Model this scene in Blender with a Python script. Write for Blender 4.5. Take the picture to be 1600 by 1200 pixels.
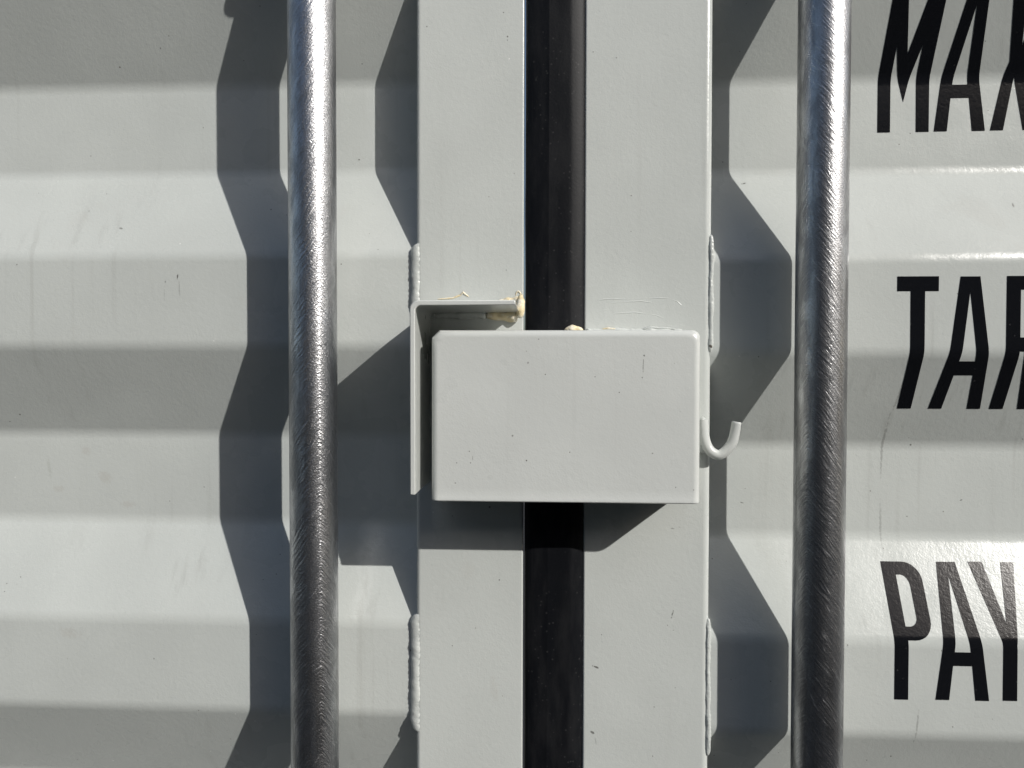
import bpy, bmesh, math, random
from mathutils import Vector, Matrix, noise

for o in list(bpy.data.objects):
    bpy.data.objects.remove(o)
scene = bpy.context.scene
COL = scene.collection

# ------------------------------------------------------------------ camera
cam = bpy.data.cameras.new('camera')
cam.sensor_width = 36.0
cam.lens = 25.05
cam.clip_start = 0.01
cam.clip_end = 500
cam_ob = bpy.data.objects.new('camera', cam)
COL.objects.link(cam_ob)
fwd = Vector((-0.050133, 0.998601, -0.016795)).normalized()
upv = Vector((-0.003126, 0.016659, 0.999856))
rgt = fwd.cross(upv).normalized()
upv = rgt.cross(fwd)
rot = Matrix((rgt, upv, -fwd)).transposed()
cam_ob.matrix_world = Matrix.Translation((0, -0.57156, 0)) @ rot.to_4x4()
scene.camera = cam_ob

# ------------------------------------------------------------------ light
SUN = Vector((1.172, -1.0, 0.890)).normalized()      # towards the sun
world = bpy.data.worlds.new('World')
scene.world = world
world.use_nodes = True
wn = world.node_tree
bg = wn.nodes['Background']
sky = wn.nodes.new('ShaderNodeTexSky')
sky.sky_type = 'NISHITA'
sky.sun_disc = False
sky.sun_elevation = math.asin(SUN.z)
sky.sun_rotation = math.atan2(SUN.x, SUN.y)
sky.air_density = 1.0
sky.dust_density = 2.2
wn.links.new(sky.outputs[0], bg.inputs[0])
bg.inputs[1].default_value = 0.115
sun = bpy.data.lights.new('sun', 'SUN')
sun.energy = 4.9
sun.angle = math.radians(0.53)
sun.color = (1.0, 0.968, 0.925)
sun_ob = bpy.data.objects.new('sun', sun)
sun_ob.rotation_euler = SUN.to_track_quat('Z', 'Y').to_euler()
sun_ob.location = SUN * 4
COL.objects.link(sun_ob)

vs = scene.view_settings
vs.view_transform = 'Standard'
vs.look = 'None'
vs.exposure = -0.13
vs.gamma = 1.0
vs.use_curve_mapping = False

# ------------------------------------------------------------------ materials
class NT:
    """tiny helper to wire shader nodes"""
    def __init__(self, name):
        self.m = bpy.data.materials.new(name)
        self.m.use_nodes = True
        self.t = self.m.node_tree
        self.b = self.t.nodes['Principled BSDF']
        self.geo = self.t.nodes.new('ShaderNodeNewGeometry').outputs['Position']
        self.obj = self.t.nodes.new('ShaderNodeTexCoord').outputs['Object']
    def put(self, sock, v):
        if hasattr(v, 'is_output'):
            self.t.links.new(v, sock)
        else:
            sock.default_value = v
    def math(self, op, a, b=0.0, c=0.0, clamp=False):
        n = self.t.nodes.new('ShaderNodeMath'); n.operation = op; n.use_clamp = clamp
        self.put(n.inputs[0], a); self.put(n.inputs[1], b); self.put(n.inputs[2], c)
        return n.outputs[0]
    def scale(self, v, s):
        n = self.t.nodes.new('ShaderNodeVectorMath'); n.operation = 'MULTIPLY'
        self.put(n.inputs[0], v); n.inputs[1].default_value = s
        return n.outputs[0]
    def shift(self, v, s):
        n = self.t.nodes.new('ShaderNodeVectorMath'); n.operation = 'ADD'
        self.put(n.inputs[0], v); n.inputs[1].default_value = s
        return n.outputs[0]
    def xyz(self, v):
        n = self.t.nodes.new('ShaderNodeSeparateXYZ'); self.put(n.inputs[0], v)
        return n.outputs
    def comb(self, x, y, z):
        n = self.t.nodes.new('ShaderNodeCombineXYZ')
        self.put(n.inputs[0], x); self.put(n.inputs[1], y); self.put(n.inputs[2], z)
        return n.outputs[0]
    def noise(self, v, s, d=2.0, r=0.5, dist=0.0):
        n = self.t.nodes.new('ShaderNodeTexNoise')
        self.put(n.inputs['Vector'], v); n.inputs['Scale'].default_value = s
        n.inputs['Detail'].default_value = d; n.inputs['Roughness'].default_value = r
        n.inputs['Distortion'].default_value = dist
        return n.outputs[0]
    def voro(self, v, s, out='Distance', rnd=1.0):
        n = self.t.nodes.new('ShaderNodeTexVoronoi')
        self.put(n.inputs['Vector'], v); n.inputs['Scale'].default_value = s
        n.inputs['Randomness'].default_value = rnd
        return n.outputs[out]
    def ramp(self, v, a, b, lo=0.0, hi=1.0):
        n = self.t.nodes.new('ShaderNodeMapRange'); n.interpolation_type = 'SMOOTHSTEP'
        self.put(n.inputs[0], v)
        for i, x in enumerate((a, b, lo, hi)):
            n.inputs[i + 1].default_value = x
        return n.outputs[0]
    def mix(self, f, a, b):
        n = self.t.nodes.new('ShaderNodeMix'); n.data_type = 'RGBA'
        self.put(n.inputs[0], f); self.put(n.inputs[6], a); self.put(n.inputs[7], b)
        return n.outputs[2]
    def bump(self, h, dist, strength=1.0, normal=None):
        n = self.t.nodes.new('ShaderNodeBump')
        n.inputs['Strength'].default_value = strength
        n.inputs['Distance'].default_value = dist
        self.put(n.inputs['Height'], h)
        if normal is not None:
            self.put(n.inputs['Normal'], normal)
        return n.outputs[0]
    def gloss(self, col, rough, normal, ior=1.5):
        """diffuse coat under a clear gloss (Beckmann lobe), mixed by Fresnel"""
        N = self.t.nodes
        d = N.new('ShaderNodeBsdfDiffuse'); g = N.new('ShaderNodeBsdfGlossy'); f = N.new('ShaderNodeFresnel'); m = N.new('ShaderNodeMixShader')
        g.distribution = 'BECKMANN'
        g.inputs['Color'].default_value = (1, 1, 1, 1)
        self.put(d.inputs['Color'], col); self.put(d.inputs['Normal'], normal)
        self.put(g.inputs['Roughness'], rough); self.put(g.inputs['Normal'], normal)
        self.put(f.inputs['IOR'], ior); self.put(f.inputs['Normal'], normal)
        self.put(m.inputs[0], f.outputs[0]); self.put(m.inputs[1], d.outputs[0]); self.put(m.inputs[2], g.outputs[0])
        self.put(N['Material Output'].inputs['Surface'], m.outputs[0])
        N.remove(self.b)
        return self.m
    def set(self, **k):
        for a, v in k.items():
            self.put(self.b.inputs[a.replace('_', ' ')], v)
        return self.m

def c4(r, g, b):
    return (r, g, b, 1.0)

def paint_material(name, base, rough=0.27, peel=0.00013, chips=1.0, dirt=1.0, marks=()):
    """marks: single scuffs (x, z, half width, half height, lean, strength, colour) in millimetres, where they sit on the steel"""
    t = NT(name)
    P = t.geo
    # coat of sprayed paint: faint colour drift, grime, run-off streaks, chips
    drift = t.noise(P, 14, 3, 0.55)
    col = t.mix(t.ramp(drift, 0.3, 0.7), c4(*[x * 0.97 for x in base]), c4(*[min(1, x * 1.025) for x in base]))
    streak = t.noise(t.scale(P, (120, 60, 2.6)), 1.0, 3, 0.6)
    smask = t.noise(t.shift(P, (3, 1, 7)), 6, 2)
    sf = t.math('MULTIPLY', t.ramp(streak, 0.54, 0.76), t.ramp(smask, 0.42, 0.66, 0.0, 0.20 * dirt))
    col = t.mix(sf, col, c4(0.20, 0.195, 0.175))
    blot = t.noise(t.shift(P, (9, 4, 2)), 22, 4, 0.6, 0.6)
    bmask = t.noise(t.shift(P, (1, 8, 5)), 5, 1)
    bf = t.math('MULTIPLY', t.ramp(blot, 0.60, 0.72), t.ramp(bmask, 0.52, 0.66, 0.0, 0.07 * dirt))
    col = t.mix(bf, col, c4(0.30, 0.25, 0.21))
    wob = t.noise(P, 900, 2, 0.6)
    def specks(s, off, near, far, gate):
        v = t.shift(P, off)
        n = t.t.nodes.new('ShaderNodeTexVoronoi')
        t.put(n.inputs['Vector'], v); n.inputs['Scale'].default_value = s
        d = n.outputs['Distance']
        r = t.xyz(n.outputs['Color'])[0]
        dd = t.math('ADD', d, t.math('MULTIPLY', t.math('SUBTRACT', wob, 0.5), near * 1.4))
        return t.math('MULTIPLY', t.ramp(dd, near, far, 1.0, 0.0), t.math('GREATER_THAN', r, gate))
    chip = specks(46, (0.3, 0.2, 0.1), 0.018, 0.044, 0.66)
    chip2 = specks(105, (1.3, 0.7, 2.1), 0.026, 0.070, 0.80)
    ch = t.math('MULTIPLY', t.math('MAXIMUM', chip, chip2), 0.85 * chips)
    col = t.mix(ch, col, c4(0.07, 0.065, 0.055))
    ragged = t.noise(P, 420, 3, 0.7)
    X, _, Z = t.xyz(P)
    scar = 0.0
    for mx, mz, hw, hh, lean, st, mc in marks:
        dz = t.math('MULTIPLY', t.math('ADD', Z, -mz * .001), 1000.0 / hh)
        dx = t.math('ADD', t.math('MULTIPLY', t.math('ADD', X, -mx * .001), 1000.0 / hw), t.math('MULTIPLY', dz, lean))
        r2 = t.math('ADD', t.math('MULTIPLY', dx, dx), t.math('MULTIPLY', dz, dz))
        m = t.math('SUBTRACT', t.math('MULTIPLY', ragged, 2.4), t.math('ADD', r2, 0.55))
        m = t.math('MULTIPLY', t.ramp(m, 0.0, 0.5), st)
        col = t.mix(m, col, c4(*mc))
        if st > 0.5:
            scar = t.math('MAXIMUM', scar, m)
    ch = t.math('MAXIMUM', ch, scar)
    pale = specks(70, (5.3, 2.7, 0.1), 0.03, 0.05, 0.93)
    col = t.mix(t.math('MULTIPLY', pale, 0.6), col, c4(0.8, 0.8, 0.78))
    # orange peel
    n1 = t.noise(P, 780, 2, 0.6)
    n2 = t.noise(P, 300, 2, 0.5)
    h = t.math('ADD', t.math('MULTIPLY', n1, 0.55), t.math('MULTIPLY', n2, 0.75))
    nb = t.bump(h, peel)
    nb = t.bump(t.noise(P, 9, 2, 0.5), 0.0007, 1.0, nb)
    rg = t.math('ADD', t.ramp(t.noise(P, 30, 3), 0.3, 0.7, rough - 0.03, rough + 0.05), t.math('MULTIPLY', ch, 0.2))
    return t.gloss(col, rg, nb, 1.42)

GREY = (0.460, 0.484, 0.464)
DK = (0.05, 0.045, 0.04); BR = (0.30, 0.255, 0.21); GN = (0.24, 0.25, 0.21)
M_panel = paint_material('grey_panel_paint', GREY, marks=[
    (-286.5, 73, 0.8, 3.4, -0.6, 0.85, DK), (-285.0, 64, 0.7, 8, 0.3, 0.30, DK), (-296.2, 69.4, 0.6, 1.6, 0, 0.8, DK), (-297, 60, 0.5, 8, 0, 0.22, DK),
    (-337.8, 113, 1.8, 1.2, 0.6, 0.55, DK), (-310.3, 258, 0.9, 1.2, 0, 0.8, DK),
    (-414, -80, 2.0, 13, 0.9, 0.20, GN), (-406, -98, 7, 4, 0, 0.16, BR), (-382, -66, 6, 5, 0, 0.16, BR), (-366, -88, 8, 7, 0.3, 0.18, BR), (-347, -110, 9, 4, 0, 0.16, BR),
    (-375, -206, 12, 6, 0.3, 0.14, BR),
    (151.4, 146.8, 2.0, 0.9, -0.8, 0.85, DK), (348.3, 126, 1.0, 2.4, 0, 0.6, DK), (153.4, -102.6, 1.8, 0.8, 0.5, 0.85, DK), (321, -98.6, 1.2, 0.7, -0.5, 0.8, DK),
    (141.9, -62.8, 1.0, 0.8, 0, 0.6, DK), (269.0, 30, 0.9, 26, 0.2, 0.20, BR), (264.5, -14, 1.4, 24, -2.4, 0.30, DK), (260.4, -58, 1.3, 34, -0.6, 0.34, DK),
    (259.8, -118, 1.2, 26, 0.2, 0.24, DK), (273, -262, 1.0, 18, -1.6, 0.34, DK)])
M_stile = paint_material('grey_stile_paint', (0.473, 0.496, 0.475), chips=1.0, marks=[
    (-30.8, 250.4, 0.8, 0.9, 0, 0.9, DK), (-30.9, 247.8, 0.5, 0.8, 0, 0.7, DK), (-31.4, 76.5, 0.6, 0.6, 0, 0.8, DK), (-36.2, -157.2, 0.7, 0.8, 0, 0.8, DK),
    (37.0, -222.0, 1.9, 1.3, 0.9, 0.8, DK), (34.4, -221.0, 0.8, 0.8, 0, 0.6, DK), (34.4, -271.6, 1.6, 1.8, 0.8, 0.75, DK), (37, -279, 0.7, 4, 0.8, 0.25, DK),
    (93.6, -181.0, 0.8, 3.8, -1.2, 0.75, DK), (94.4, -193, 0.5, 0.6, 0, 0.8, DK), (96, -236.4, 0.5, 1.0, 0, 0.7, DK), (93, -116.4, 2.2, 0.8, 0.8, 0.45, DK), (98.6, -115.4, 1.6, 0.7, 0.8, 0.4, DK),
    (50, 233.2, 0.6, 0.8, 0, 0.6, DK), (-60, -150, 8, 10, 0, 0.06, BR), (-40, -240, 4, 14, 0.5, 0.10, BR)])
M_box = paint_material('grey_lock_box_paint', (0.505, 0.524, 0.505), rough=0.30, dirt=0.4, chips=0.8, marks=[
    (64.7, 11.3, 0.7, 1.1, 0, 0.85, DK), (64.1, 4.5, 0.45, 7.5, -0.4, 0.5, DK), (63.5, -3.6, 0.7, 0.9, 0, 0.7, DK), (-13.5, 6.2, 1.0, 1.1, 0, 0.45, DK), (-1.7, -1.6, 0.5, 0.6, 0, 0.8, DK),
    (48.1, -13.6, 0.6, 0.6, 0, 0.85, DK), (-51, -58.6, 0.5, 2.4, 0, 0.4, DK), (-14.2, -60.1, 0.7, 0.7, 0, 0.9, DK), (15, -54.2, 0.6, 0.7, 0, 0.7, DK), (86.2, -77.4, 0.5, 0.6, 0, 0.8, DK),
    (98.2, -79, 0.5, 0.9, 0, 0.7, DK), (84.8, 6, 0.5, 0.9, 0, 0.8, DK)])
M_weld = paint_material('painted_weld', (0.473, 0.496, 0.475), rough=0.30, peel=0.00035, chips=0.6, marks=[(120.6, 19.4, 1.7, 1.5, 0.3, 0.95, (0.06, 0.045, 0.035))])

def letter_material():
    t = NT('black_stencil_paint')
    P = t.geo
    n1 = t.noise(P, 780, 2, 0.6); n2 = t.noise(P, 300, 2, 0.5)
    h = t.math('ADD', t.math('MULTIPLY', n1, 0.55), t.math('MULTIPLY', n2, 0.75))
    d = t.voro(t.shift(P, (0.11, 0.3, 0.7)), 150)
    dust = t.math('MULTIPLY', t.ramp(d, 0.05, 0.12, 1, 0), t.ramp(t.noise(P, 40, 2), 0.52, 0.62))
    col = t.mix(t.math('MULTIPLY', dust, 0.35), c4(0.006, 0.0065, 0.008), c4(0.09, 0.09, 0.09))
    return t.gloss(col, 0.25, t.bump(h, 0.00008), 1.46)
M_letter = letter_material()

def galvanised(name, depth, dark, light):
    t = NT(name)
    x, y, z = t.xyz(t.obj)
    ang = t.math('ARCTAN2', x, t.math('MULTIPLY', y, -1.0))       # 0 faces local -Y
    wig = t.noise(t.scale(t.obj, (40, 40, 22)), 1.0, 2)
    arch = t.math('SQRT', t.math('ADD', t.math('MULTIPLY', ang, ang), 0.003))
    u = t.math('ADD', z, t.math('MULTIPLY', t.math('ADD', arch, t.math('MULTIPLY', wig, 0.5)), 0.021))
    sc = t.comb(t.math('MULTIPLY', u, 430), t.math('MULTIPLY', ang, 2.0), 0.0)
    s1 = t.noise(sc, 1.0, 3, 0.6)
    sc2 = t.comb(t.math('MULTIPLY', u, 210), t.math('MULTIPLY', ang, 1.6), 3.0)
    s2 = t.noise(sc2, 1.0, 2, 0.55)
    grain = t.noise(t.obj, 900, 2, 0.6)
    blot = t.noise(t.scale(t.obj, (110, 110, 34)), 1.0, 4, 0.62, 0.6)
    h = t.math('ADD', t.math('MULTIPLY', s1, 1.0), t.math('MULTIPLY', s2, 0.45))
    h = t.math('ADD', h, t.math('MULTIPLY', grain, 0.42))
    patch = t.ramp(blot, 0.36, 0.66)                              # rubbed and dull areas of zinc
    nb = t.bump(h, depth)
    col = t.mix(patch, c4(dark, dark * 1.01, dark * 1.04), c4(light, light * 1.01, light * 1.03))
    scr = t.math('MULTIPLY', t.ramp(s1, 0.57, 0.72), t.ramp(s2, 0.40, 0.62))
    col = t.mix(t.math('MULTIPLY', scr, 0.6), col, c4(0.86, 0.865, 0.87))
    col = t.mix(t.math('MULTIPLY', t.ramp(grain, 0.52, 0.66), 0.30), col, c4(0.20, 0.205, 0.215))
    stain = t.noise(t.scale(t.shift(t.obj, (3, 1, 2)), (70, 70, 9)), 1.0, 4, 0.65, 0.5)
    col = t.mix(t.ramp(stain, 0.55, 0.72, 0.0, 0.55), col, c4(0.20, 0.195, 0.19))
    rg = t.math('ADD', t.ramp(patch, 0.0, 1.0, 0.37, 0.30), t.math('MULTIPLY', scr, 0.10))
    return t.set(Base_Color=col, Metallic=1.0, Roughness=rg, Normal=nb)
M_galv = galvanised('brushed_galvanised_steel', 0.00058, 0.36, 0.62)
M_galv_dull = galvanised('dull_galvanised_steel', 0.00032, 0.28, 0.50)

def rubber():
    t = NT('black_rubber')
    P = t.geo
    d = t.voro(P, 230)
    dust = t.math('MULTIPLY', t.ramp(d, 0.08, 0.22, 1, 0), t.ramp(t.noise(t.scale(P, (60, 60, 18)), 1.0, 2), 0.42, 0.60))
    film = t.ramp(t.noise(t.scale(P, (90, 90, 20)), 1.0, 4, 0.65), 0.40, 0.72, 0.0, 0.16)
    st = t.noise(t.scale(P, (300, 300, 9)), 1.0, 3, 0.6)
    hair = t.ramp(st, 0.62, 0.74, 0.0, 0.10)
    f = t.math('MAXIMUM', t.math('MAXIMUM', t.math('MULTIPLY', dust, 0.5), hair), film)
    col = t.mix(f, c4(0.0060, 0.0066, 0.0080), c4(0.045, 0.045, 0.045))
    nb = t.bump(t.noise(P, 500, 2), 0.00008)
    return t.gloss(col, 0.50, nb, 1.22)
M_rubber = rubber()

def sealant():
    t = NT('cream_sealant')
    P = t.geo
    col = t.mix(t.ramp(t.noise(P, 160, 3, 0.6), 0.42, 0.62), c4(0.60, 0.51, 0.32), c4(0.68, 0.64, 0.53))
    return t.set(Base_Color=col, Roughness=0.5, Normal=t.bump(t.noise(P, 420, 2), 0.0005))
M_seal = sealant()

# ------------------------------------------------------------------ helpers
def empty(name, loc, label, cat, group=None):
    o = bpy.data.objects.new(name, None)
    o.empty_display_size = 0.05
    o.location = loc
    COL.objects.link(o)
    o['label'] = label; o['category'] = cat
    o['kind'] = 'thing'
    if group:
        o['group'] = group
    return o

def world_loc(o):
    v = Vector(o.location)
    while o.parent:
        o = o.parent
        v += Vector(o.location)
    return v

def link(name, me, mat, parent=None, label=None, centre=True):
    """mesh given in world coordinates -> object with its origin in its middle"""
    me.name = name
    o = bpy.data.objects.new(name, me)
    me.materials.append(mat)
    if centre:
        xs = [v.co.copy() for v in me.vertices]
        c = Vector([(min(v[i] for v in xs) + max(v[i] for v in xs)) / 2 for i in range(3)])
        me.transform(Matrix.Translation(-c))
    else:
        c = Vector((0, 0, 0))
    o.location = c
    if parent:
        o.parent = parent
        o.location = c - world_loc(parent)
    if label:
        o['label'] = label
    COL.objects.link(o)
    return o

def from_bm(bm, sharp=35):
    bmesh.ops.recalc_face_normals(bm, faces=bm.faces)
    for f in bm.faces:
        f.smooth = True
    me = bpy.data.meshes.new('m')
    bm.to_mesh(me); bm.free()
    me.set_sharp_from_angle(angle=math.radians(sharp))
    return me

def loft(rings, close_ring=True, caps=True):
    bm = bmesh.new()
    vr = [[bm.verts.new(p) for p in r] for r in rings]
    n = len(rings[0])
    for a, b in zip(vr, vr[1:]):
        for i in range(n if close_ring else n - 1):
            j = (i + 1) % n
            bm.faces.new((a[i], a[j], b[j], b[i]))
    if caps and close_ring:
        bm.faces.new(vr[0]); bm.faces.new(vr[-1][::-1])
    return bm

def rounded_prism_z(x0, x1, y0, y1, z0, z1, rl, rr, seg=7):
    """upright bar of rectangular section; front (y0) edges rounded rl and rr"""
    pr = []
    pr.append((x0, y1))
    for i in range(seg + 1):
        a = math.pi / 2 * i / seg
        pr.append((x0 + rl * (1 - math.cos(a)), y0 + rl * (1 - math.sin(a))))
    pr.append((x0 + rl + 0.0003, y0)); pr.append((x1 - rr - 0.0003, y0))
    for i in range(seg + 1):
        a = math.pi / 2 * i / seg
        pr.append((x1 - rr + rr * math.sin(a), y0 + rr * (1 - math.cos(a))))
    pr.append((x1, y1))
    pr.insert(1, (x0, y0 + rl + 0.0004)); pr.insert(-1, (x1, y0 + rr + 0.0004))
    zs = [z0 + (z1 - z0) * i / 60 for i in range(61)]
    return loft([[(x, y, z) for x, y in pr] for z in zs])

# ------------------------------------------------------------------ unseen ground and wall, added to shape the light
def asphalt():
    t = NT('dark_asphalt')
    col = t.mix(t.noise(t.geo, 160, 3, 0.7), c4(0.030, 0.030, 0.031), c4(0.058, 0.057, 0.055))
    return t.set(Base_Color=col, Roughness=0.85)
bm = bmesh.new()
bmesh.ops.create_grid(bm, x_segments=2, y_segments=2, size=300, matrix=Matrix.Translation((0, 0, -1.42)))
gr = link('ground', from_bm(bm), asphalt(), None)  # unseen sheet, added dark to tone down rod reflections and light from below
gr['kind'] = 'structure'; gr['label'] = 'unseen dark asphalt ground added below the doors to dim light from below'
# unseen wall, added to block the low sky and mirror dark in the rods
bm = bmesh.new()
bmesh.ops.create_cube(bm, size=1.0, matrix=Matrix.Translation((4.5, -5.15, 0.59)) @ Matrix.Diagonal((19, 0.3, 4.02, 1)))
def brick():
    t = NT('blocker_wall_dark')
    n = t.t.nodes.new('ShaderNodeTexBrick')
    t.put(n.inputs['Vector'], t.comb(t.xyz(t.geo)[0], t.xyz(t.geo)[2], 0.0))
    n.inputs['Color1'].default_value = c4(0.066, 0.066, 0.068); n.inputs['Color2'].default_value = c4(0.050, 0.051, 0.054)
    n.inputs['Mortar'].default_value = c4(0.11, 0.105, 0.10); n.inputs['Scale'].default_value = 4.0
    return t.set(Base_Color=n.outputs[0], Roughness=0.9)
yw = link('sky_blocker_wall', from_bm(bm), brick(), None)
yw['kind'] = 'structure'; yw['label'] = 'unseen dark wall added opposite the doors to block the low sky'

# ------------------------------------------------------------------ corrugated panels
W = (0.07106, 0.07126, 0.06969, 0.07104)          # inner flat, up-facing slope, outer flat, down-facing slope
PER = sum(W)
DEPTH = 0.03262
BEND = 0.023

def profile(z_ref, y_off, z_lo, z_hi):
    """front line of the pressing as (z, y, ny, nz) from top to bottom, bends rounded"""
    k = math.ceil((z_hi - z_ref) / PER)
    z = z_ref + k * PER
    pts = []
    while z > z_lo - PER:
        for w, y in zip(W, (0, 0, -DEPTH, -DEPTH)):
            pts.append((z, y)); z -= w
    out = []
    for a, b, c in zip(pts, pts[1:], pts[2:]):
        a, b, c = Vector(a), Vector(b), Vector(c)
        d1 = (b - a).normalized(); d2 = (c - b).normalized()
        ang = d1.angle(d2)
        tl = BEND * math.tan(ang / 2)
        n1 = Vector((d1.y, -d1.x)); n2 = Vector((d2.y, -d2.x))   # (z,y) normals
        if n1.y > 0: n1 = -n1
        if n2.y > 0: n2 = -n2
        for i in range(7):
            t = i / 6
            p = (b - d1 * tl) * (1 - t) ** 2 + b * 2 * t * (1 - t) + (b + d2 * tl) * t ** 2
            n = (n1 * (1 - t) + n2 * t).normalized()
            out.append((p.x, p.y + y_off, n.y, n.x))
    return [p for p in out if z_lo <= p[0] <= z_hi]

def panel_mesh(prof, x0, x1, nx):
    me = bpy.data.meshes.new('m')
    vs, fs, ns = [], [], []
    for j in range(nx + 1):
        x = x0 + (x1 - x0) * j / nx
        for z, y, ny, nz in prof:
            vs.append((x, y, z)); ns.append((0, ny, nz))
    n = len(prof)
    for j in range(nx):
        for i in range(n - 1):
            a = j * n + i
            fs.append((a, a + 1, a + n + 1, a + n))
    # back skin, 2 mm behind, and rim
    m = len(vs)
    for j in range(nx + 1):
        x = x0 + (x1 - x0) * j / nx
        for z, y, ny, nz in prof:
            vs.append((x, y - ny * 0.002, z - nz * 0.002)); ns.append((0, -ny, -nz))
    fs += [tuple(q + m for q in f[::-1]) for f in fs[:]]
    for i in range(n - 1):
        for j in (0, nx):
            a = j * n + i
            f = (a, a + m, a + 1 + m, a + 1)
            fs.append(f if j == 0 else f[::-1])
    me.from_pydata(vs, [], fs)
    for p in me.polygons:
        p.use_smooth = True
    me.normals_split_custom_set_from_vertices(ns)
    return me

Z0, Z1 = -1.30, 1.10
PROF_L = profile(0.23195, 0.0, Z0, Z1)
PROF_R = profile(0.22681, -0.0028, Z0, Z1)
STILE_Y = -0.03614

door_l = empty('container_door', (-0.5, 0, Z0),
               'light grey corrugated steel door with L shaped bracket, left of the black gasket', 'container door')
door_r = empty('container_door', (0.5, 0, Z0),
               'light grey corrugated steel door with lock box and black lettering, right of the gasket', 'container door')

panel_l = link('door_panel', panel_mesh(PROF_L, -0.95, -0.0965, 24), M_panel, door_l)
panel_r = link('door_panel', panel_mesh(PROF_R, 0.1150, 0.95, 24), M_panel, door_r)
stile_l = link('stile', from_bm(rounded_prism_z(-0.0995, -0.0183, STILE_Y, 0.03, Z0, Z1, 0.0032, 0.0012)), M_stile, door_l)
stile_r = link('stile', from_bm(rounded_prism_z(0.0270, 0.1212, STILE_Y, 0.03, Z0, Z1, 0.0016, 0.0052)), M_stile, door_r)

# ------------------------------------------------------------------ weld beads
def bead(z_hi, z_lo, x, y, rx, ry, seed, ripple, name, parent):
    rng = random.Random(seed)
    n = int((z_hi - z_lo) / 0.0011)
    rings = []
    for i in range(n + 1):
        t = i / n
        z = z_hi + (z_lo - z_hi) * t
        end = min(1, min(t, 1 - t) * n * 0.0011 / 0.008)
        e = math.sqrt(max(0.0, 1 - (1 - end) ** 2)) * 0.96 + 0.04
        q = noise.noise(Vector((seed * 3.1, z * 60, 0)))
        q2 = noise.noise(Vector((seed * 7.7, z * 75, 2)))
        rip = 1 + ripple * math.sin(z * 2100 + 5 * q)
        ring = []
        for k in range(14):
            a = 2 * math.pi * k / 14
            s = e * rip * (1 + 0.25 * q2 + 0.22 * noise.noise(Vector((math.cos(a) * 1.5, math.sin(a) * 1.5 + seed, z * 130))) + 0.12 * noise.noise(Vector((math.cos(a) * 3, math.sin(a) * 3, z * 420 + seed))))
            ring.append((x + rx * 0.35 * q + rx * s * math.cos(a), y + ry * s * math.sin(a), z))
        rings.append(ring)
    return link(name, from_bm(loft(rings), 60), M_weld, parent)

def fillet(z_hi, z_lo, seed, parent):
    """painted fillet weld that ramps from the edge of the left stile down to the panel"""
    n = int((z_hi - z_lo) / 0.0009)
    rings = []
    for i in range(n + 1):
        t = i / n
        z = z_hi + (z_lo - z_hi) * t
        end = min(1, min(t, 1 - t) * (z_hi - z_lo) / 0.010)
        e = math.sqrt(max(0.0, 1 - (1 - end) ** 2)) * 0.97 + 0.03
        def nz(k, f):
            return noise.noise(Vector((seed * 5.3 + k * 2.7, k * 1.9, z * f)))
        wave = 0.00022 * math.sin(z * 1500 + 4 * nz(9, 60))
        x1 = -0.0958 + 0.0012 * nz(1, 90)
        x4 = -0.1000 - e * (0.0048 + 0.0011 * nz(2, 55) + 0.0005 * nz(3, 220))
        xa = x1 + (x4 - x1) * (0.36 + 0.10 * nz(4, 120)); xb = x1 + (x4 - x1) * (0.74 + 0.08 * nz(5, 150))
        ya = STILE_Y + 0.0002 - e * (0.0007 + 0.0006 * nz(6, 130) + wave)
        yb = STILE_Y + 0.0011 - e * (0.0009 + 0.0007 * nz(7, 140) - wave)
        rings.append([(x1, STILE_Y + 0.0004, z), (xa, ya, z), (xb, yb, z), (x4, -0.0322, z), (x4 + 0.0006, -0.0285, z), (x1, -0.028, z)])
    return link('weld_bead', from_bm(loft(rings), 75), M_weld, parent)
fillet(0.0970, 0.044, 1, door_l)
fillet(-0.185, -0.2755, 2, door_l)
fillet(0.374, 0.303, 3, door_l)
bead(0.1025, 0.0145, 0.1208, -0.0341, 0.0021, 0.0025, 3, 0.05, 'weld_bead', door_r)
bead(-0.1835, -0.2880, 0.1206, -0.0341, 0.0021, 0.0025, 4, 0.05, 'weld_bead', door_r)
bead(0.370, 0.300, 0.1206, -0.0341, 0.0021, 0.0025, 8, 0.05, 'weld_bead', door_r)

# ------------------------------------------------------------------ L shaped keeper bracket on the left stile
def l_bracket():
    xo, zt, xe, zb, th, r = -0.0925, 0.0478, -0.0216, -0.0830, 0.0035, 0.0060
    outer = [(xo, zb)]
    for i in range(9):
        a = math.pi / 2 * i / 8
        outer.append((xo + r * (1 - math.cos(a)), zt - r * (1 - math.sin(a))))
    outer.append((xe, zt))
    ri = r - th + 0.0016
    inner = [(xe, zt - th + 0.0004)]
    for i in range(9):
        a = math.pi / 2 * (1 - i / 8)
        inner.append((xo + th + ri * (1 - math.cos(a)), zt - th - ri * (1 - math.sin(a))))
    inner.append((xo + th, zb))
    pr = outer + inner
    yf = STILE_Y - 0.0620
    bm = bmesh.new()
    rows = []
    for y in (STILE_Y + 0.0005, yf):
        rows.append([bm.verts.new((x, y, z)) for x, z in pr])
    n = len(pr)
    for i in range(n):
        j = (i + 1) % n
        bm.faces.new((rows[0][i], rows[0][j], rows[1][j], rows[1][i]))
    h = len(outer)
    for row in rows:                                # strip caps between outer and inner line
        for i in range(h - 1):
            bm.faces.new((row[i], row[i + 1], row[n - 2 - i], row[n - 1 - i]))
    # lower front corner of the upright leg cut off
    for v in rows[1]:
        if v.co.z < zb + 1e-5:
            v.co.y += 0.0012
    return bm
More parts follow.
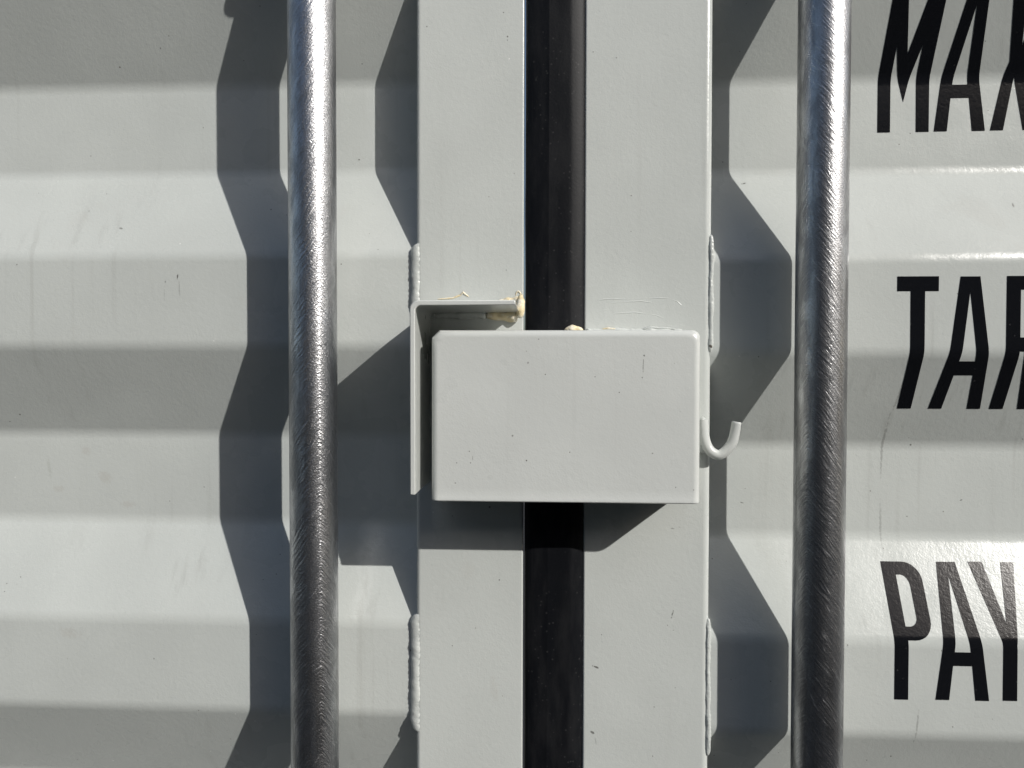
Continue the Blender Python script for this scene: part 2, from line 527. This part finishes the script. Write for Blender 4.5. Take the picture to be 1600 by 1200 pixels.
br = link('bracket', from_bm(l_bracket(), 40), M_box, door_l, 'L shaped grey steel bracket with cream sealant under its top flange')
bv = br.modifiers.new('edges', 'BEVEL'); bv.width = 0.0007; bv.segments = 2; bv.limit_method = 'ANGLE'; bv.angle_limit = math.radians(50)

def lumps(seed, path, rad, name, mat, parent, k=12, wob=0.35, freq=220):
    """lumpy strip of sealant or paint along a path; rad gives (rx, rz) at each point"""
    pts = []
    for i in range(len(path) - 1):
        a, b = Vector(path[i]), Vector(path[i + 1])
        n = max(2, int((b - a).length / 0.0012))
        for q in range(n + (1 if i == len(path) - 2 else 0)):
            t = q / n
            pts.append((a.lerp(b, t), rad[i] + (rad[i + 1] - rad[i]) * t))
    rings = []
    for i, (p, r) in enumerate(pts):
        d = (pts[min(i + 1, len(pts) - 1)][0] - pts[max(i - 1, 0)][0]).normalized()
        u = d.orthogonal().normalized(); v = d.cross(u)
        e = math.sqrt(max(0, 1 - (1 - min(1, min(i, len(pts) - 1 - i) / 2.5)) ** 2)) * 0.97 + 0.03
        ring = []
        for j in range(k):
            a = 2 * math.pi * j / k
            o = u * math.cos(a) + v * math.sin(a)
            s = r * e * (1 + wob * noise.noise((p + o * r) * freq + Vector((seed, 0, seed))))
            ring.append(p + o * s)
        rings.append(ring)
    return link(name, from_bm(loft(rings), 70), mat, parent)

Y = STILE_Y
# under the flange, round its end, and in threads on top
lumps(1, [(-0.086, Y, 0.0430), (-0.066, Y, 0.0426), (-0.046, Y, 0.0426)], [0.0026, 0.0032, 0.0026], 'weld_bead', M_weld, br)
lumps(13, [(-0.047, Y, 0.0426), (-0.036, Y, 0.0420), (-0.022, Y - 0.002, 0.0418)], [0.0026, 0.0036, 0.0046], 'sealant', M_seal, br)
lumps(2, [(-0.0205, Y - 0.001, 0.0585), (-0.0200, Y - 0.004, 0.0530), (-0.0205, Y - 0.008, 0.0470), (-0.0212, Y - 0.005, 0.0400)], [0.0014, 0.0026, 0.0031, 0.0030],
      'sealant', M_seal, br)
lumps(3, [(-0.086, Y, 0.0510), (-0.06, Y, 0.0515), (-0.038, Y, 0.0512)], [0.0020, 0.0026, 0.0022], 'weld_bead', M_weld, br)
lumps(14, [(-0.038, Y, 0.0525), (-0.028, Y, 0.0535), (-0.020, Y, 0.0540)], [0.0020, 0.0026, 0.0036], 'sealant', M_seal, br, wob=0.5)
lumps(4, [(-0.084, Y, 0.0548), (-0.072, Y, 0.0556), (-0.0655, Y, 0.0580), (-0.0640, Y, 0.0600), (-0.0625, Y, 0.0585), (-0.0590, Y, 0.0562)],
      [0.0004, 0.0006, 0.0007, 0.0007, 0.0008, 0.0004], 'sealant', M_seal, br, 8)
lumps(5, [(-0.0245, Y, 0.0570), (-0.0235, Y, 0.0602), (-0.0222, Y, 0.0606), (-0.0195, Y, 0.0580), (-0.0188, Y, 0.0560)],
      [0.0005, 0.0006, 0.0007, 0.0006, 0.0004], 'sealant', M_seal, br, 8)

# ------------------------------------------------------------------ lock box on the right stile
def lock_box():
    xl, xr, zt, zb = -0.0797, 0.1027, 0.0286, -0.0882
    yb, yf = STILE_Y - 0.0030, STILE_Y - 0.0522
    r, ch = 0.0047, 0.0052
    def outline(ins):
        c = ch
        l, rr, t = xl + ins, xr - ins, zt - ins
        zbv = zb
        pts = []
        for i in range(13):
            pts.append((l, zbv + (t - c - zbv) * i / 12))
        pts.append((l + c, t))
        for i in range(1, 17):
            pts.append((l + c + (rr - c - l - c) * i / 16, t))
        # right top corner: rounder
        for i in range(1, 5):
            a = math.pi / 2 * i / 4
            pts.append((rr - c + c * math.sin(a), t - c + c * math.cos(a)))
        for i in range(1, 13):
            pts.append((rr, t - c + (zbv - t + c) * i / 12))
        return pts
    rings = []
    rings.append([(x, yb, z) for x, z in outline(0)])
    rings.append([(x, yf + r + 0.0004, z) for x, z in outline(0)])
    for i in range(9):
        a = math.pi / 2 * i / 8
        rings.append([(x, yf + r * (1 - math.sin(a)), z) for x, z in outline(r * (1 - math.cos(a)))])
    rings.append([(x, yf, z) for x, z in outline(r + 0.0006)])
    bm = bmesh.new()
    vr = [[bm.verts.new(p) for p in ring] for ring in rings]
    n = len(vr[0])
    for a, b in zip(vr, vr[1:]):
        for i in range(n - 1):
            bm.faces.new((a[i], a[i + 1], b[i + 1], b[i]))
    bm.faces.new(vr[-1])
    bmesh.ops.bisect_plane(bm, geom=bm.verts[:] + bm.edges[:] + bm.faces[:], plane_co=(0, 0, zb + 0.0026), plane_no=(0, 0, 1), dist=1e-6)
    for v in bm.verts:                               # burr left by the shears along the bottom
        if v.co.z < zb + 1e-5 and v.co.y < yf + 0.003:
            v.co.y -= 0.0007
    return bm
lb_mesh = from_bm(lock_box(), 30)
lb = link('lock_box', lb_mesh, M_box, door_r, 'plain grey steel lock box standing out over the gasket')
so = lb.modifiers.new('sheet', 'SOLIDIFY'); so.thickness = 0.0035; so.offset = -1
bv = lb.modifiers.new('edges', 'BEVEL'); bv.width = 0.0008; bv.segments = 2; bv.limit_method = 'ANGLE'; bv.angle_limit = math.radians(60)

# bolt tang behind the box reaching the stile so that the box is carried
bm = bmesh.new()
bmesh.ops.create_cube(bm, size=1.0, matrix=Matrix.Translation((0.0985, STILE_Y - 0.0018, -0.030)) @ Matrix.Diagonal((0.005, 0.0036, 0.110, 1)))
link('weld_foot', from_bm(bm), M_box, lb)

# sealant and paint ridge along the top of the box
lumps(6, [(0.0120, Y - 0.006, 0.0315), (0.0180, Y - 0.007, 0.0322), (0.0262, Y - 0.005, 0.0312)], [0.0016, 0.0024, 0.0016], 'sealant', M_seal, lb, wob=0.5)
lumps(7, [(0.028, Y, 0.0300), (0.050, Y, 0.0306), (0.060, Y, 0.0300), (0.080, Y, 0.0305), (0.1005, Y, 0.0300)], [0.0022, 0.0024, 0.0021, 0.0026, 0.0018], 'weld_bead', M_weld, lb, wob=0.5)
lumps(8, [(0.0400, Y - .001, 0.0322), (0.0450, Y - .001, 0.0328), (0.0510, Y - .001, 0.0322)], [0.0004, 0.0009, 0.0004], 'sealant', M_seal, lb)
lumps(9, [(0.0700, Y - .001, 0.0320), (0.0760, Y - .001, 0.0333), (0.0860, Y - .001, 0.0328), (0.0950, Y - .001, 0.0322)], [0.0004, 0.0009, 0.0008, 0.0004], 'weld_bead', M_weld, lb)

# ridges in the paint where the welding heat wrinkled it
for i, pth in enumerate([[(0.0284, 0.0515), (0.0420, 0.0545), (0.0572, 0.0548), (0.0885, 0.0553), (0.0960, 0.0525), (0.1039, 0.0447)],
                         [(0.0308, 0.0492), (0.0500, 0.0520), (0.0693, 0.0531), (0.0933, 0.0490)],
                         [(0.0356, 0.0392), (0.0500, 0.0438), (0.0645, 0.0447), (0.0800, 0.0425), (0.0957, 0.0366)],
                         [(0.0300, 0.0452), (0.0420, 0.0462), (0.0560, 0.0480)]]):
    lumps(20 + i, [(x, Y + 0.00062, z) for x, z in pth], [0.00055] + [0.00078] * (len(pth) - 2) + [0.00055], 'paint_ridge', M_stile, stile_r, 8, 0.3, 120)

# hook
def hook():
    path = [(0.1145, -0.0345), (0.1149, -0.0415), (0.1155, -0.0485), (0.1173, -0.0542), (0.1204, -0.0584), (0.1253, -0.0605),
            (0.1302, -0.0576), (0.1347, -0.0516), (0.1370, -0.0431), (0.1380, -0.0364)]
    # Catmull-Rom resample
    pts = []
    P = [Vector((x, z)) for x, z in path]
    P = [P[0] * 2 - P[1]] + P + [P[-1] * 2 - P[-2]]
    for i in range(1, len(P) - 2):
        for q in range(5):
            t = q / 5
            a, b, c, d = P[i - 1:i + 3]
            pts.append(0.5 * ((2 * b) + (c - a) * t + (2 * a - 5 * b + 4 * c - d) * t * t + (3 * b - a - 3 * c + d) * t ** 3))
    pts.append(P[-2])
    rings = []
    n = len(pts)
    yc = STILE_Y - 0.0042
    for i, p in enumerate(pts):
        d = (pts[min(i + 1, n - 1)] - pts[max(i - 1, 0)]).normalized()
        nx = Vector((-d.y, d.x))
        s = 0.00375
        ye = yc - 0.004 * (i / n)
        rings.append([(p.x + nx.x * s * math.cos(a), ye + s * math.sin(a), p.y + nx.y * s * math.cos(a))
                      for a in [2 * math.pi * k / 20 for k in range(20)]])
        if i == n - 1:                               # soft edge at the cut end
            e = Vector((d.x, d.y)) * 0.0004
            s2 = s - 0.0004
            rings.append([(p.x + e.x + nx.x * s2 * math.cos(a), ye + s2 * math.sin(a), p.y + e.y + nx.y * s2 * math.cos(a))
                          for a in [2 * math.pi * k / 20 for k in range(20)]])
    return loft(rings)
hk = link('hook', from_bm(hook(), 50), M_box, door_r, 'small J shaped painted hook beside the lock box')
lumps(11, [(0.1146, Y - .0020, -0.0325), (0.1150, Y - .0030, -0.0420), (0.1150, Y - .0022, -0.0530), (0.1142, Y - .0010, -0.0605)],
      [0.0022, 0.0036, 0.0040, 0.0026], 'weld_bead', M_weld, hk, wob=0.5)
lumps(12, [(0.1176, Y - .0005, -0.0350), (0.1180, Y - .0006, -0.0440)], [0.0012, 0.0010], 'weld_bead', M_weld, hk, wob=0.4)

# ------------------------------------------------------------------ rod guide (its lower rim throws a shadow into view)
def ring_mesh(cx, cy, r0, r1, z0, z1, seg=48):
    bm = bmesh.new()
    rows = []
    for r, z in ((r0, z0), (r1 - 0.0015, z0), (r1, z0 + 0.0015), (r1, z1 - 0.0015), (r1 - 0.0015, z1), (r0, z1)):
        rows.append([bm.verts.new((cx + r * math.cos(2 * math.pi * k / seg), cy + r * math.sin(2 * math.pi * k / seg), z)) for k in range(seg)])
    for a, b in zip(rows, rows[1:] + rows[:1]):
        for i in range(seg):
            j = (i + 1) % seg
            bm.faces.new((a[i], a[j], b[j], b[i]))
    return bm
gd = link('rod_guide', from_bm(ring_mesh(-0.1707, -0.06276, 0.0174, 0.0238, 0.334, 0.392)), M_galv, door_l)
bm = bmesh.new()
bmesh.ops.create_cube(bm, size=1.0, matrix=Matrix.Translation((-0.1707, -0.0355, 0.366)) @ Matrix.Diagonal((0.070, 0.006, 0.030, 1)))
link('mounting_plate', from_bm(bm), M_galv, gd)

# ------------------------------------------------------------------ lettering on the right panel
def letter_mesh(outline, holes=()):
    bm = bmesh.new()
    for loop in [outline] + list(holes):
        v = [bm.verts.new((x * .001, 0, z * .001)) for x, z in loop]
        for i in range(len(v)):
            bm.edges.new((v[i], v[(i + 1) % len(v)]))
    bmesh.ops.triangle_fill(bm, edges=bm.edges[:], use_beauty=True, normal=(0, -1, 0))
    zs = [v.co.z for v in bm.verts]
    lo, hi = min(zs), max(zs)
    for z, y, ny, nz in PROF_R:
        if lo < z < hi:
            bmesh.ops.bisect_plane(bm, geom=bm.verts[:] + bm.edges[:] + bm.faces[:], plane_co=(0, 0, z), plane_no=(0, 0, 1), dist=1e-7)
    ns = []
    bm.verts.index_update()
    for v in bm.verts:
        for p, q in zip(PROF_R, PROF_R[1:]):
            if p[0] + 1e-7 >= v.co.z >= q[0] - 1e-7:
                t = (p[0] - v.co.z) / (p[0] - q[0])
                n = Vector((0, p[2] + (q[2] - p[2]) * t, p[3] + (q[3] - p[3]) * t)).normalized()
                v.co.y = p[1] + (q[1] - p[1]) * t
                v.co += n * 0.00022
                ns.append(n)
                break
    for f in bm.faces:
        f.normal_update()
        if f.normal.y > 0:
            f.normal_flip()
        f.smooth = True
    me = bpy.data.meshes.new('m')
    bm.to_mesh(me); bm.free()
    me.normals_split_custom_set_from_vertices([tuple(n) for n in ns])
    return me

def arc(cx, cz, rx, rz, a0, a1, n=8):
    return [(cx + rx * math.cos(math.radians(a0 + (a1 - a0) * i / n)), cz + rz * math.sin(math.radians(a0 + (a1 - a0) * i / n))) for i in range(n + 1)]

def A(x, z, w=38.3, h=97.3):      # x, z: left foot
    m = x + w / 2
    out = [(x, z), (x + 9.8, z), (x + 12.3, z + 25.4), (x + w - 12.3, z + 25.4), (x + w - 9.8, z), (x + w, z), (m + 7.0, z + h), (m - 7.0, z + h)]
    hole = [(x + 13.4, z + 35.6), (m, z + 86.4), (x + w - 13.4, z + 35.6)]
    return out, [hole]

letters = []
# MAX
b = 186.1; T = b + 97.3
letters.append((([(254.3, b), (263.9, b), (263.9, b + 61.8), (273.5, b + 23), (282.9, b + 62.3), (283.3, b), (293.0, b), (293.0, T),
                  (281.5, T), (272.9, b + 56.9), (264.6, T), (254.3, T)]), []))
letters.append(A(296.8, b + .2))
letters.append(([(338.8, b + .4), (348.5, b + .4), (356.0, b + 41), (363.2, b + .4), (373.2, b + .4), (362.2, b + 51), (372.2, T), (362.5, T),
                 (356.0, b + 61), (349.6, T), (339.6, T), (349.9, b + 51)], []))
# TAR
b = -26.9; T = b + 97.5
letters.append(([(265.1, b), (275.3, b), (275.1, T - 10.8), (284.8, T - 10.8), (284.8, T), (255.2, T), (255.2, T - 10.8), (264.8, T - 10.8)], []))
letters.append(A(288.0, b))
xr = 332.8
bowl = [(xr, T)] + arc(xr + 17, T - 13, 13, 13, 90, 0) + arc(xr + 17, T - 43, 13, 11, 0, -48)
letters.append((bowl + [(xr + 31.5, b), (xr + 20.5, b), (xr + 13.2, b + 42.7), (xr + 10, b + 42.7), (xr + 10, b), (xr, b)],
                [[(xr + 10, T - 10)] + [(xr + 10, T - 44.6)] + arc(xr + 14, T - 40.6, 6, 4, -90, 0, 5) + arc(xr + 14, T - 16, 6, 6, 0, 90, 5)]))
# PAY
b = -241.2; T = -145.2
xr = 256.4
letters.append(([(xr, T)] + arc(xr + 15.5, T - 13.5, 13.3, 13.5, 90, 0) + arc(xr + 15.5, T - 39, 13.3, 13.3, 0, -90) + [(xr + 10, T - 52.3), (xr + 10, b), (xr, b)],
                [[(xr + 9.8, T - 9)] + [(xr + 9.8, T - 43.3)] + arc(xr + 13, T - 37.3, 6, 6, -90, 0, 6) + arc(xr + 13, T - 17, 6, 8, 0, 90, 6)]))
letters.append(A(286.0, b + .5, 38.3, 95.8))
letters.append(([(334.0, b + 1.0), (344.2, b + 1.0), (344.0, b + 41.5), (355.7, T + .7), (346.0, T + .7), (339.6, T - 40.0), (332.3, T + .7), (321.8, T + .7), (333.9, b + 43.5)], []))
for ch, (out, holes) in zip('MAXTARPAY', letters):
    link('letter', letter_mesh(out, holes), M_letter, panel_r, 'black stencilled letter ' + ch)

# ------------------------------------------------------------------ rubber gasket between the stiles
def gasket_mesh(pr, z0, z1):
    rings = []
    n = 340
    for i in range(n + 1):
        z = z0 + (z1 - z0) * i / n
        dl = 0.0012 * noise.noise(Vector((0, 0, z * 5.5))) + 0.00025 * noise.noise(Vector((4, 0, z * 21)))
        dr = 0.0013 * noise.noise(Vector((9, 0, z * 4.5))) + 0.0002 * noise.noise(Vector((2, 0, z * 17)))
        ring = []
        for x, q in pr:
            t = (x + 18) / 46
            ring.append((x * .001 + dl * (1 - t) + dr * t, STILE_Y - q * .001 + 0.0002 * noise.noise(Vector((x * .1, 0, z * 9))), z))
        rings.append(ring)
    return loft(rings)
strip = [(-17.0, -20), (-17.2, -2.0), (-16.9, -0.2), (-15.6, 1.1), (-13.4, 2.1), (-10.0, 2.9), (-5.0, 3.45), (-0.2, 3.82), (0.2, 3.92), (0.6, 3.88), (8, 4.0),
         (14.5, 3.95), (16.2, 3.85), (16.9, 3.78), (18.0, 3.58), (20.2, 3.0), (22.6, 2.2), (24.8, 1.1), (26.6, -0.2), (27.6, -1.6), (27.8, -3.0), (27.8, -20)]
gk = link('rubber_gasket', from_bm(gasket_mesh(strip, Z0, Z1), 50), M_rubber)
gk['label'] = 'black rubber gasket strip sealing the upright gap between the two doors'
gk['category'] = 'gasket'

# ------------------------------------------------------------------ locking rods
def rod_mesh():
    seg = 112
    rings = []
    for i in range(49):
        z = -1.27 + 2.35 * i / 48
        rings.append([(0.017 * math.cos(2 * math.pi * k / seg), 0.017 * math.sin(2 * math.pi * k / seg), z) for k in range(seg)])
    return from_bm(loft(rings), 50)
rod = link('locking_rod', rod_mesh(), M_galv, None, centre=False)
rod.location = (-0.16979, -0.06276, 0)
rod.rotation_euler = (0, -0.00239, math.radians(33))
rod['label'] = 'galvanised steel locking rod standing in front of the left door'
rod['category'] = 'locking rod'; rod['group'] = 'upright galvanised locking rods'
rod2 = rod.copy()
rod2.data = rod.data.copy()
rod2.data.materials[0] = M_galv_dull
COL.objects.link(rod2)
rod2.location = (0.18930, -0.06607, 0)
rod2.rotation_euler = (0, 0.00105, math.radians(-46))
rod2['label'] = 'galvanised steel locking rod between the lock box and the black lettering'
